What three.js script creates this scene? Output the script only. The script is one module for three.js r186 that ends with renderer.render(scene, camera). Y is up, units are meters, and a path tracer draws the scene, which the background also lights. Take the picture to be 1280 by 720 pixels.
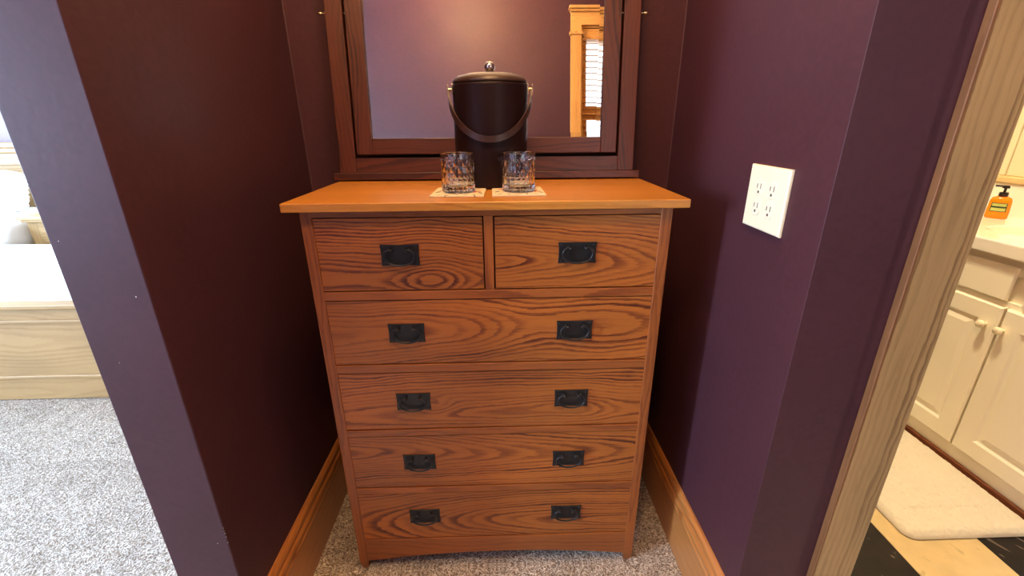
import * as THREE from 'three';
import { RoundedBoxGeometry } from 'three/addons/geometries/RoundedBoxGeometry.js';
import { RectAreaLightUniformsLib } from 'three/addons/lights/RectAreaLightUniformsLib.js';
import { mergeGeometries, mergeVertices, toCreasedNormals } from 'three/addons/utils/BufferGeometryUtils.js';

// ---------------------------------------------------------------- camera, sky, light, exposure
const scene = new THREE.Scene();
const camera = new THREE.PerspectiveCamera(65.894, 1280 / 720, 0.02, 60);
camera.rotation.order = 'YXZ';
camera.position.set(0.0253, 1.2438, 0.9565);
camera.rotation.set(-0.3588, -0.0264, -0.0074);
scene.background = new THREE.Color().setRGB(2.6, 3.0, 3.3);          // bright overcast sky, seen only through the windows
const renderer = new THREE.WebGLRenderer({ antialias: true });
renderer.toneMapping = THREE.LinearToneMapping;
renderer.toneMappingExposure = 1.0;
renderer.shadowMap.enabled = true;
RectAreaLightUniformsLib.init();
const DAY = new THREE.Color().setRGB(0.61, 0.86, 1.16);
const LAMP = new THREE.Color().setRGB(1.0, 0.56, 0.23);
const BATH = new THREE.Color().setRGB(1.0, 0.86, 0.56);
const CEIL = 2.80;
function daylight(x, y, z, w, h, power, dx = 1, dz = 0) {            // daylight entering at a window
  const l = new THREE.RectAreaLight(DAY, power, w, h);
  l.name = 'window_daylight'; l.position.set(x, y, z); l.lookAt(x + dx, y, z + dz); scene.add(l);
}
daylight(-4.985, 1.45, 2.16, 0.56, 1.5, 105);                         // hall end of the bedroom
daylight(-4.985, 1.45, -0.7, 1.9, 1.5, 23);                          // beside the beds
daylight(-2.1, 1.45, -2.685, 1.2, 1.5, 28, 0, 1);                    // added unseen window right of the headboards, brightens the far mattress
const ALCOVE_LAMP = { at: [0.03, 2.69, 0.13], power: 4.6 };
const HALL_FILL = { at: [-0.2, 2.69, 1.15], power: 5.2 };  // added lamp, front fill for the drawer fronts
const BATH_LAMP = { at: [1.08, 2.66, -0.42], power: 14.5 };

// ---------------------------------------------------------------- noise and helpers
function rng(seed) { let a = seed >>> 0; return () => { a = (a + 0x6D2B79F5) | 0; let t = Math.imul(a ^ (a >>> 15), 1 | a); t = (t + Math.imul(t ^ (t >>> 7), 61 | t)) ^ t; return ((t ^ (t >>> 14)) >>> 0) / 4294967296; }; }
const PERM = new Float32Array(65536); { const r = rng(77); for (let i = 0; i < 65536; i++) PERM[i] = r() * 2 - 1; }
const H2 = (i, j, s) => PERM[((Math.imul(i, 73856093) ^ Math.imul(j, 19349663) ^ Math.imul(s, 83492791)) >>> 7) & 65535];
function N2(x, y, s = 0) {
  const i = Math.floor(x), j = Math.floor(y); let u = x - i, v = y - j;
  u = u * u * (3 - 2 * u); v = v * v * (3 - 2 * v);
  const a = H2(i, j, s), b = H2(i + 1, j, s), c = H2(i, j + 1, s), d = H2(i + 1, j + 1, s);
  return a + (b - a) * u + (c - a) * v + (a - b - c + d) * u * v;
}
const fbm = (x, y, s, o = 3) => { let r = 0, a = 0.6; for (let k = 0; k < o; k++) { r += a * N2(x, y, s + k * 11); x *= 2.03; y *= 2.03; a *= 0.5; } return r; };
const clamp01 = (x) => x < 0 ? 0 : x > 1 ? 1 : x;
const sstep = (a, b, x) => { const t = clamp01((x - a) / (b - a)); return t * t * (3 - 2 * t); };
const used = {};
function numbered(n) { const k = used[n] = (used[n] ?? -1) + 1; return k ? `${n}_${String(k).padStart(3, '0')}` : n; }
function sh(m) { m.castShadow = true; m.receiveShadow = true; return m; }
function part(name, geo, mat, parent) { const m = sh(new THREE.Mesh(geo, mat)); m.name = parent === scene ? numbered(name) : name; parent.add(m); return m; }
function partN(name, geo, mat, parent) {                              // a part that takes a number when its thing has one of that name already
  const c = parent.userData.count ??= {}; const k = c[name] = (c[name] ?? -1) + 1;
  const m = sh(new THREE.Mesh(geo, mat)); m.name = k ? `${name}_${String(k).padStart(3, '0')}` : name; parent.add(m); return m;
}
function tag(o, label, category, group) { o.userData.label = label; o.userData.category = category; if (group) o.userData.group = group; return o; }
function thing(name, label, category, pos = [0, 0, 0], turn = 0, group) {
  const o = new THREE.Group(); o.name = numbered(name); o.position.set(...pos); o.rotation.y = turn; scene.add(o);
  return tag(o, label, category, group);
}
function struct(name, geo, mat) { const m = sh(new THREE.Mesh(geo, mat)); m.name = name; m.userData.kind = 'structure'; scene.add(m); return m; }
function box(x0, x1, y0, y1, z0, z1) { const g = new THREE.BoxGeometry(x1 - x0, y1 - y0, z1 - z0); g.translate((x0 + x1) / 2, (y0 + y1) / 2, (z0 + z1) / 2); return g; }
function rbox(x0, x1, y0, y1, z0, z1, r = 0.002, seg = 2) { const g = new RoundedBoxGeometry(x1 - x0, y1 - y0, z1 - z0, seg, r); g.translate((x0 + x1) / 2, (y0 + y1) / 2, (z0 + z1) / 2); return g; }
// uv in metres by dominant normal; u runs along the grain axis, su / sv metres make one texture length
function woodUV(g, grain = 'x', su = 1, sv = 0.25, ou = 0, ov = 0) {
  if (g.index) g = g.toNonIndexed();
  const P = g.attributes.position, uv = new Float32Array(P.count * 2), gi = 'xyz'.indexOf(grain);
  for (let f = 0; f < P.count; f += 3) {
    const a = [P.getX(f), P.getY(f), P.getZ(f)], b = [P.getX(f + 1), P.getY(f + 1), P.getZ(f + 1)], c = [P.getX(f + 2), P.getY(f + 2), P.getZ(f + 2)];
    const e = b.map((t, i) => t - a[i]), h = c.map((t, i) => t - a[i]);
    const n = [e[1] * h[2] - e[2] * h[1], e[2] * h[0] - e[0] * h[2], e[0] * h[1] - e[1] * h[0]].map(Math.abs);
    const d = n[0] >= n[1] && n[0] >= n[2] ? 0 : n[1] >= n[2] ? 1 : 2;
    const u = d === gi ? (gi + 1) % 3 : gi, v = 3 - d - u;
    [a, b, c].forEach((p, k) => { uv[(f + k) * 2] = (p[u] + ou) / su; uv[(f + k) * 2 + 1] = (p[v] + ov) / sv; });
  }
  g.setAttribute('uv', new THREE.BufferAttribute(uv, 2));
  return g;
}
function merge(list) { return mergeGeometries(list.map((g) => { g = g.index ? g.toNonIndexed() : g; for (const k of Object.keys(g.attributes)) if (!['position', 'normal', 'uv'].includes(k)) g.deleteAttribute(k); g.clearGroups?.(); return g; })); }
function tex(w, h, fn, srgb = true, repeat = true) {
  const d = new Uint8Array(w * h * 4);
  for (let j = 0; j < h; j++) for (let i = 0; i < w; i++) { const c = fn((i + 0.5) / w, (j + 0.5) / h), k = (j * w + i) * 4; d[k] = clamp01(c[0]) * 255; d[k + 1] = clamp01(c[1]) * 255; d[k + 2] = clamp01(c[2]) * 255; d[k + 3] = 255; }
  const t = new THREE.DataTexture(d, w, h); t.magFilter = THREE.LinearFilter; t.minFilter = THREE.LinearMipmapLinearFilter; t.generateMipmaps = true;
  t.wrapS = t.wrapT = repeat ? THREE.MirroredRepeatWrapping : THREE.ClampToEdgeWrapping; if (srgb) t.colorSpace = THREE.SRGBColorSpace; t.needsUpdate = true; return t;
}
const mix3 = (a, b, t) => [a[0] + (b[0] - a[0]) * t, a[1] + (b[1] - a[1]) * t, a[2] + (b[2] - a[2]) * t];
const rgb = (r, g, b) => [r / 255, g / 255, b / 255];
// a board sawn from a log: rings around a heart at (yc, depth) that wanders along the length
function board(w, h, L, W, o) {
  const { seed, yc = 0.5, depth = 0.03, slope = 0, wander = 0.03, rings = 120, light, dark, pore = 0.4, contrast = 1, knot, hump = 0, hx = 0.5, hw = 0.09 } = o;
  return tex(w, h, (u, v) => {
    const x = u * L, y = v * W;
    const yy = y - yc * W + wander * N2(x * 1.7, 3.3, seed + 5) + 0.010 * fbm(x * 5.5, y * 16, seed + 9, 3);
    const dd = depth + slope * (x - L / 2) + wander * 1.3 * N2(x * 2.6, 9.1, seed + 2) + 0.6 * wander * fbm(x * 2.3, y * 5, seed, 2) + hump * Math.exp(-(((x - hx * L) / hw) ** 2));
    let r = Math.sqrt(yy * yy + dd * dd + 4e-6);
    if (knot) { const kx = (x - knot[0] * L) / 1.7, ky = y - knot[1] * W, q = Math.sqrt(kx * kx + ky * ky); r += 0.02 * Math.exp(-q * q / 0.0006); }
    const ph = r * rings + 0.35 * N2(x * 3, y * 8, seed + 31), fr = ph - Math.floor(ph), id = Math.floor(ph);
    const strength = 0.6 + 0.4 * H2(id, 1, seed), wide = 0.3 + 0.14 * H2(id, 4, seed);
    const rag = 0.10 * N2(x * 40, y * 330, seed + 41) + 0.05 * N2(x * 120, y * 700, seed + 44);
    const q = fr + rag;                                               // porous early wood: a ragged dark band with one sharp side
    let d = q < 0.14 ? sstep(0.02, 0.14, q) : 1 - sstep(0.14 + wide * 0.25, 0.14 + wide + 0.28, q);
    d *= strength * (0.85 + 0.3 * N2(x * 9, y * 60, seed + 3));
    const p = sstep(0.2, 0.75, N2(x * 55, y * 1300, seed + 17)) * (0.15 + 0.85 * d);
    const fine = 0.09 * N2(x * 26, y * 700, seed + 8) + 0.08 * N2(x * 5, y * 90, seed + 12);
    const t = clamp01((d * 0.85 + p * pore * 0.6 + fine) * contrast);
    const tone = 1 + 0.12 * fbm(x * 2.4, y * 6, seed + 21, 2);
    const c = mix3(light, dark, t);
    return [c[0] * tone, c[1] * tone, c[2] * tone];
  });
}
const std = (o) => new THREE.MeshStandardMaterial(o);
const phys = (o) => new THREE.MeshPhysicalMaterial(o);

// ---------------------------------------------------------------- materials
const OAK_L = rgb(170, 97, 34), OAK_D = rgb(80, 28, 7);
const oak = (o) => phys({ map: board(1024, 256, o.L, o.W, { light: OAK_L, dark: OAK_D, contrast: 1.15, ...o }), roughness: 0.42, clearcoat: 0.25, clearcoatRoughness: 0.3, ...(o.mat || {}) });
const oakRail = oak({ L: 1, W: 0.25, seed: 3, depth: 0.35, yc: 0.2, rings: 170, wander: 0.02, pore: 0.6, contrast: 0.6, light: rgb(154, 85, 34), dark: rgb(92, 38, 13) });
const oakTop = oak({ L: 1, W: 0.5, seed: 14, depth: 0.06, yc: 0.45, rings: 90, wander: 0.03, light: rgb(196, 130, 50), dark: rgb(158, 94, 33), contrast: 0.8, mat: { roughness: 0.36 } });
const darkOak = oak({ L: 1, W: 0.25, seed: 23, depth: 0.09, yc: 0.4, rings: 120, wander: 0.02, light: rgb(88, 42, 26), dark: rgb(46, 18, 13), pore: 0.5, mat: { roughness: 0.4 } });
const pineCasing = std({ map: board(1024, 256, 1.6, 0.16, { seed: 41, depth: 0.012, yc: 0.34, rings: 95, wander: 0.016, slope: 0.016, light: rgb(174, 140, 92), dark: rgb(114, 82, 48), pore: 0.12, contrast: 0.9 }), roughness: 0.45 });
const baseWood = phys({ map: board(1024, 256, 1.1, 0.3, { seed: 47, depth: 0.05, yc: 0.7, rings: 100, wander: 0.02, light: rgb(190, 124, 64), dark: rgb(138, 76, 36), pore: 0.3, contrast: 0.75 }), roughness: 0.35, clearcoat: 0.4, clearcoatRoughness: 0.2 });
const honeyWood = std({ map: board(1024, 256, 1, 0.2, { seed: 53, depth: 0.03, yc: 0.4, rings: 110, wander: 0.02, light: rgb(214, 160, 88), dark: rgb(164, 104, 48), pore: 0.3, contrast: 0.8 }), roughness: 0.4 });
const paleWood = std({ map: board(1024, 256, 1, 0.3, { seed: 59, depth: 0.06, yc: 0.4, rings: 60, wander: 0.03, light: rgb(180, 148, 100), dark: rgb(154, 118, 74), pore: 0.2, contrast: 0.7 }), roughness: 0.4 });
const paintTex = tex(512, 512, (u, v) => { const n = 1 + 0.05 * fbm(u * 6, v * 6, 4, 3) + 0.04 * N2(u * 120, v * 120, 7); return [0.286 * n, 0.160 * n, 0.190 * n]; });
const paintBump = tex(512, 512, (u, v) => { const n = 0.5 + 0.28 * N2(u * 150, v * 150, 3) + 0.2 * N2(u * 60, v * 60, 5); return [n, n, n]; }, false);
const plumPaint = phys({ specularIntensity: 0.7, map: paintTex, bumpMap: paintBump, bumpScale: 0.00015, roughness: 0.5 });
const lilacPaint = std({ color: new THREE.Color('#94849c'), roughness: 0.6 });
const creamPaint = std({ color: new THREE.Color('#f8efd6'), roughness: 0.35 });
const creamWall = std({ color: new THREE.Color('#e6d8b4'), roughness: 0.6 });
const whitePaint = std({ color: new THREE.Color('#ece7de'), roughness: 0.7 });
const carpetTex = tex(1024, 1024, (u, v) => {
  const a = N2(u * 420, v * 420, 2), b = N2(u * 190, v * 190, 6), c = N2(u * 12, v * 12, 9);
  const t = clamp01(0.52 + 0.5 * a + 0.34 * b), k = mix3(rgb(118, 100, 82), rgb(246, 238, 226), t), m = 1 + 0.05 * c;
  return [k[0] * m, k[1] * m, k[2] * m];
});
const carpetBump = tex(1024, 1024, (u, v) => { const n = 0.5 + 0.3 * N2(u * 420, v * 420, 2) + 0.2 * N2(u * 190, v * 190, 6); return [n, n, n]; }, false);
const carpet = std({ map: carpetTex, bumpMap: carpetBump, bumpScale: 0.008, roughness: 1 });
const blackIron = phys({ color: new THREE.Color().setRGB(0.028, 0.027, 0.029), roughness: 0.36, metalness: 0.6, clearcoat: 0.2, clearcoatRoughness: 0.4 });
const chrome = std({ color: new THREE.Color().setRGB(0.82, 0.8, 0.76), metalness: 1, roughness: 0.08 });
const brass = std({ color: new THREE.Color().setRGB(0.8, 0.66, 0.4), metalness: 1, roughness: 0.25 });
const mirrorSilver = std({ color: new THREE.Color().setRGB(0.9, 0.9, 0.89), metalness: 1, roughness: 0 });
const leather = phys({ color: new THREE.Color().setRGB(0.016, 0.005, 0.005), roughness: 0.45, specularIntensity: 0.4, bumpMap: tex(256, 256, (u, v) => { const n = 0.5 + 0.5 * N2(u * 70, v * 70, 5); return [n, n, n]; }, false), bumpScale: 0.0003 });
const strapLeather = phys({ color: new THREE.Color().setRGB(0.045, 0.02, 0.014), roughness: 0.4, clearcoat: 0.15, clearcoatRoughness: 0.3 });
const crystal = phys({ color: 0xffffff, transmission: 1, thickness: 0.02, ior: 1.52, roughness: 0.0, specularIntensity: 1 });
const pane = phys({ color: 0xffffff, transmission: 1, thickness: 0, ior: 1.5, roughness: 0 });
const ivory = std({ color: new THREE.Color('#fdf3d0'), roughness: 0.3 });
const slotDark = std({ color: new THREE.Color('#5a4c3c'), roughness: 0.6 });
const linen = std({ color: new THREE.Color('#f4f1ea'), roughness: 0.85 });
const sinkWhite = phys({ color: new THREE.Color('#f6eedd'), roughness: 0.15, clearcoat: 0.6, clearcoatRoughness: 0.08 });

// ---------------------------------------------------------------- the setting
const XL = -0.555, XR = 0.555, ZF = 0.255, ZB = -0.46;
const wuv = (g) => woodUV(g, 'x', 0.9, 0.9);
function wallWithHole(a0, a1, h0, h1, b0, b1, t0, t1, axis) {         // a wall between a0..a1, thickness t0..t1, hole h0..h1 at heights b0..b1
  const B = (p, q, y0, y1) => axis === 'x' ? box(p, q, y0, y1, t0, t1) : box(t0, t1, y0, y1, p, q);
  const l = [B(a0, h0, 0, CEIL), B(h1, a1, 0, CEIL), B(h0, h1, b1, CEIL)];
  if (b0 > 0) l.push(B(h0, h1, 0, b0));
  return l;
}
const wallLeft = struct('wall_left', wuv(rbox(-0.685, XL, -0.05, CEIL + 0.05, -2.7, ZF, 0.0025, 2)), plumPaint);
struct('wall_back', wuv(box(XL, XR, 0, CEIL, ZB - 0.1, ZB)), plumPaint);
struct('wall_right', wuv(rbox(XR, 0.70, -0.05, CEIL + 0.05, -2.2, ZF, 0.0014, 2)), plumPaint);
struct('wall_front', wuv(merge(wallWithHole(0.685, 2.4, 0.79, 1.60, 0, 2.02, 0.135, ZF, 'x'))), plumPaint);
struct('wall_rear', wuv(merge(wallWithHole(-1.2, 2.3, 0.63, 1.43, 0.75, 2.39, 1.75, 1.87, 'x'))), plumPaint);
struct('wall_return', wuv(box(-1.3, -1.2, 0, CEIL, 1.75, 2.8)), plumPaint);
struct('wall_south', wuv(box(-5, -1.2, 0, CEIL, 2.8, 2.9)), lilacPaint);
struct('wall_east', wuv(box(2.3, 2.4, 0, CEIL, ZF, 1.87)), plumPaint);
struct('wall_west', merge([box(-5.1, -5, 0, CEIL, -2.8, -1.65), box(-5.1, -5, 0, CEIL, 0.25, 1.7), box(-5.1, -5, 0, CEIL, 2.54, 2.9),
  box(-5.1, -5, 0, 0.7, -1.65, 0.25), box(-5.1, -5, 2.2, CEIL, -1.65, 0.25), box(-5.1, -5, 0, 0.7, 1.7, 2.54), box(-5.1, -5, 2.2, CEIL, 1.7, 2.54)]), lilacPaint);
struct('wall_north', merge(wallWithHole(-5, -0.685, -2.7, -1.5, 0.7, 2.2, -2.8, -2.7, 'x')), lilacPaint);
struct('wall_bathroom', box(2.2, 2.3, 0, CEIL, -2.3, 0.135), creamWall);
struct('wall_far', box(0.685, 2.2, 0, CEIL, -2.3, -2.2), creamWall);
struct('ceiling', box(-5.1, 2.4, CEIL, CEIL + 0.1, -2.8, 2.9), whitePaint);
struct('floor', woodUV(merge([box(-5.1, 0.69, -0.1, 0, -2.8, 2.9), box(0.69, 2.4, -0.1, 0, 0.2, 2.9)]), 'x', 0.8, 0.8), carpet);
// bathroom floor: twelve inch tiles, dark and cream
{
  const bed = struct('floor_001', box(0.69, 2.2, -0.1, -0.006, -2.2, 0.2), std({ color: new THREE.Color('#4a4038'), roughness: 0.9 }));
  const darkT = [3, 4].map((s) => phys({ specularIntensity: 0.35, map: tex(256, 256, (u, v) => { const c = 0.115 + 0.025 * fbm(u * 5, v * 5, s), k = sstep(0.72, 0.95, N2(u * 26 + v * 14, v * 7 - u * 5, s + 3)) * 0.35; return [c * 1.12 + k, c * 0.9 + k * 0.9, c * 0.82 + k * 0.8]; }), roughness: 0.55 }));
  const creamT = [5, 6].map((s) => std({ map: tex(256, 256, (u, v) => { const c = 1 + 0.05 * fbm(u * 6, v * 6, s) - 0.12 * sstep(0.8, 0.98, N2(u * 24 - v * 12, v * 8 + u * 6, s)); return [0.80 * c, 0.69 * c, 0.50 * c]; }), roughness: 0.4 }));
  const S = 0.285, x0 = 0.945, z1 = 0.115;
  for (let i = -1; i < 5; i++) for (let j = -1; j < 9; j++) {
    const xa = Math.max(0.69, x0 + i * S), xb = Math.min(2.2, x0 + (i + 1) * S), zb = Math.min(0.2, z1 - j * S), za = z1 - (j + 1) * S;
    if (xb - xa < 0.02 || zb - za < 0.02) continue;
    const g = rbox(xa + 0.0006, xb - 0.0006, -0.008, 0, za + 0.0006, zb - 0.0006, 0.0008, 1);
    partN('floor_tile', woodUV(g, 'x', S, S, -x0, -z1), ((i + j) & 1 ? creamT : darkT)[(i * 3 + j * 5 + 99) % 2], bed);
  }
}
// caulked inside corners of the alcove and chips along the partition's edge
const caulk = std({ color: new THREE.Color().setRGB(0.095, 0.045, 0.055), roughness: 0.5 });
struct('trim_1', new THREE.CylinderGeometry(0.0016, 0.0016, CEIL - 0.22, 8).translate(XL + 0.0006, CEIL / 2 + 0.11, ZB + 0.0006), caulk);
struct('trim_2', new THREE.CylinderGeometry(0.0016, 0.0016, CEIL - 0.22, 8).translate(XR - 0.0006, CEIL / 2 + 0.11, ZB + 0.0006), caulk);
for (const [x, y, r] of [[-0.579, 0.976, 0.0014], [-0.67, 1.072, 0.0009], [-0.644, 0.853, 0.0008], [-0.577, 0.42, 0.001], [-0.5565, 0.462, 0.0013], [-0.5565, 0.447, 0.0016], [-0.5565, 0.437, 0.0014], [-0.5565, 0.421, 0.0016], [-0.5565, 0.454, 0.001]])
  partN('paint_chip', new THREE.SphereGeometry(1, 8, 6).scale(r * 0.8, r, 0.0004).translate(x, y, ZF - (x > -0.56 ? 0.0006 : 0)), whitePaint, wallLeft);
// baseboards with a moulded top
function baseProfile() {
  const s = new THREE.Shape(); s.moveTo(0, 0); s.lineTo(0.016, 0); s.lineTo(0.016, 0.152); s.lineTo(0.0135, 0.155); s.lineTo(0.0135, 0.160); s.lineTo(0.016, 0.163);
  s.quadraticCurveTo(0.0175, 0.170, 0.014, 0.178); s.lineTo(0.0105, 0.181); s.lineTo(0.0105, 0.185); s.quadraticCurveTo(0.014, 0.192, 0.0095, 0.202); s.quadraticCurveTo(0.006, 0.209, 0.003, 0.211); s.lineTo(0, 0.212); s.closePath();
  return s;
}
function baseboard(name, len, pos, turn) {                            // runs along local x from 0 to len, faces local +z
  let g = new THREE.ExtrudeGeometry(baseProfile(), { depth: len, bevelEnabled: false, curveSegments: 6 });
  g.rotateY(-Math.PI / 2); g.scale(1, 1, 1);                          // profile x -> +z, extrusion z -> -x
  g.translate(len, 0, 0);
  const m = struct(name, woodUV(g, 'x', 1.1, 0.3, pos[2] * 0.37, 0.04), baseWood); m.position.set(...pos); m.rotation.y = turn; return m;
}
baseboard('baseboard_left', ZF - ZB, [XL, 0, ZF], Math.PI / 2);
baseboard('baseboard_right', ZF - ZB, [XR, 0, ZB], -Math.PI / 2);
baseboard('baseboard_back', 1.078, [-0.539, 0, ZB], 0);
// door casing to the bathroom
{
  const d = new THREE.Group(); d.name = 'door_1'; d.userData.kind = 'structure'; scene.add(d);
  const prof = (w) => { const s = new THREE.Shape(); s.moveTo(0, 0); s.lineTo(0, 0.0115); s.quadraticCurveTo(0.0003, 0.0135, 0.002, 0.0135); s.lineTo(w - 0.003, 0.0135); s.quadraticCurveTo(w, 0.0135, w, 0.0105); s.lineTo(w, 0); s.closePath(); return s; };
  const up = (w, h) => { const g = new THREE.ExtrudeGeometry(prof(w), { depth: h, bevelEnabled: false, curveSegments: 4 }); g.rotateX(-Math.PI / 2); g.scale(1, 1, -1); const idx = g.index; if (!idx) { const P = g.attributes.position.array, Nn = g.attributes.normal.array; for (let i = 0; i < P.length; i += 9) for (let k = 0; k < 3; k++) { let t = P[i + 3 + k]; P[i + 3 + k] = P[i + 6 + k]; P[i + 6 + k] = t; t = Nn[i + 3 + k]; Nn[i + 3 + k] = Nn[i + 6 + k]; Nn[i + 6 + k] = t; } } return g; };
  const a = part('casing', woodUV(up(0.0885, 2.02), 'y', 1.6, 0.16, 0.3, 0.02), pineCasing, d); a.position.set(0.7155, 0, ZF);
  part('edge_band', woodUV(rbox(0.7115, 0.7165, 0, 2.02, ZF, ZF + 0.0142, 0.0015), 'y', 1.6, 0.16, 0.1), std({ map: pineCasing.map, color: new THREE.Color().setRGB(0.55, 0.38, 0.33), roughness: 0.5 }), d);
  const b = part('casing_001', woodUV(up(0.0885, 2.02), 'y', 1.6, 0.16, 0.9, 0.05), pineCasing, d); b.position.set(1.586, 0, ZF);
  part('head_casing', woodUV(rbox(0.70, 1.69, 2.02, 2.16, ZF, ZF + 0.025, 0.003), 'x', 1.6, 0.16), pineCasing, d);
  part('jamb', woodUV(box(0.79, 0.808, 0, 2.02, 0.13, ZF), 'y', 1.6, 0.16), pineCasing, d);
  part('jamb_001', woodUV(box(1.582, 1.60, 0, 2.02, 0.13, ZF), 'y', 1.6, 0.16), pineCasing, d);
  part('head_jamb', woodUV(box(0.79, 1.60, 2.002, 2.02, 0.13, ZF), 'x', 1.6, 0.16), pineCasing, d);
  part('threshold', woodUV(rbox(0.808, 1.582, 0.0, 0.012, 0.15, 0.25, 0.004), 'x', 1.6, 0.16), pineCasing, d);
}
let slatGeo;
// window behind the camera, seen in the mirror
{
  const w = new THREE.Group(); w.name = 'window_1'; w.userData.kind = 'structure'; scene.add(w);
  const z = 1.75, hw = (g, a = 'x', o = 0) => woodUV(g, a, 1, 0.2, o, o * 0.3);
  part('side_casing', hw(rbox(0.555, 0.633, 0.70, 2.33, z - 0.024, z, 0.003), 'y', 0.2), honeyWood, w);
  part('side_casing_001', hw(rbox(1.427, 1.505, 0.70, 2.33, z - 0.024, z, 0.003), 'y', 0.5), honeyWood, w);
  part('capital', hw(rbox(0.545, 0.643, 2.318, 2.342, z - 0.034, z, 0.006), 'x'), honeyWood, w);
  part('capital_001', hw(rbox(1.417, 1.515, 2.318, 2.342, z - 0.034, z, 0.006), 'x'), honeyWood, w);
  part('head_casing', hw(merge([rbox(0.555, 1.505, 2.385, 2.475, z - 0.024, z, 0.003), rbox(0.555, 0.633, 2.335, 2.39, z - 0.024, z, 0.002), rbox(1.427, 1.505, 2.335, 2.39, z - 0.024, z, 0.002)]), 'x', 0.1), honeyWood, w);
  part('head_cap', hw(merge([rbox(0.54, 1.52, 2.485, 2.505, z - 0.055, z, 0.004), rbox(0.548, 1.512, 2.47, 2.487, z - 0.04, z, 0.006)]), 'x'), honeyWood, w);
  part('window_sill', hw(rbox(0.53, 1.53, 0.725, 0.75, z - 0.06, z + 0.05, 0.005), 'x'), honeyWood, w);
  part('jamb', hw(box(0.63, 0.645, 0.75, 2.39, z, 1.87), 'y'), honeyWood, w);
  part('jamb_001', hw(box(1.415, 1.43, 0.75, 2.39, z, 1.87), 'y'), honeyWood, w);
  part('head_jamb', hw(box(0.63, 1.43, 2.375, 2.39, z, 1.87), 'x'), honeyWood, w);
  const sash = (y0, y1, zz) => {
    part('sash', hw(merge([box(0.645, 0.685, y0, y1, zz, zz + 0.03), box(1.375, 1.415, y0, y1, zz, zz + 0.03), box(0.685, 1.375, y0, y0 + 0.075, zz, zz + 0.03), box(0.685, 1.375, y1 - 0.06, y1, zz, zz + 0.03)]), 'y'), honeyWood, w);
    part('pane', box(0.68, 1.38, y0 + 0.07, y1 - 0.055, zz + 0.012, zz + 0.016), pane, w);
  };
  sash(1.78, 2.375, 1.825); sash(0.75, 1.81, 1.792);
  const b = thing('window_blind', 'wooden slat blind hanging in the window seen reflected in the mirror', 'blind', [1.03, 0, 1.772]);
  part('valance', hw(rbox(-0.382, 0.382, 2.30, 2.372, -0.012, 0.012, 0.003), 'x', 0.3), honeyWood, b);
  for (let k = 0; k < 36; k++) { const s = partN('slat', slatGeo ??= hw(rbox(-0.38, 0.38, -0.0015, 0.0015, -0.02, 0.02, 0.0012, 1), 'x'), honeyWood, b); s.position.y = 2.275 - k * 0.041; s.rotation.x = -0.12; }
  part('bottom_rail', hw(rbox(-0.38, 0.38, 0.765, 0.785, -0.018, 0.018, 0.003), 'x'), honeyWood, b);
  for (const x of [-0.27, 0.27]) partN('cord', new THREE.CylinderGeometry(0.0012, 0.0012, 1.55, 6).translate(x, 1.55, 0.021), linen, b);
}

// two bedroom windows for the daylight, and one added to brighten the mattress
for (const [n, z0, z1, addedNorth] of [[2, 1.7, 2.54], [3, -1.65, 0.25], [4, -0.6, 0.6, 1]]) {
  const w = new THREE.Group(); w.name = 'window_' + n; w.userData.kind = 'structure'; scene.add(w);
  if (addedNorth) { w.rotation.y = -Math.PI / 2; w.position.set(-2.1, 0, 2.3); }
  part('window_frame', merge([box(-5.1, -5, 0.7, 0.74, z0, z1), box(-5.1, -5, 2.16, 2.2, z0, z1), box(-5.1, -5, 0.74, 2.16, z0, z0 + 0.04), box(-5.1, -5, 0.74, 2.16, z1 - 0.04, z1)]), honeyWood, w);
  part('pane', box(-5.06, -5.055, 0.74, 2.16, z0 + 0.04, z1 - 0.04), pane, w);
}

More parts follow.
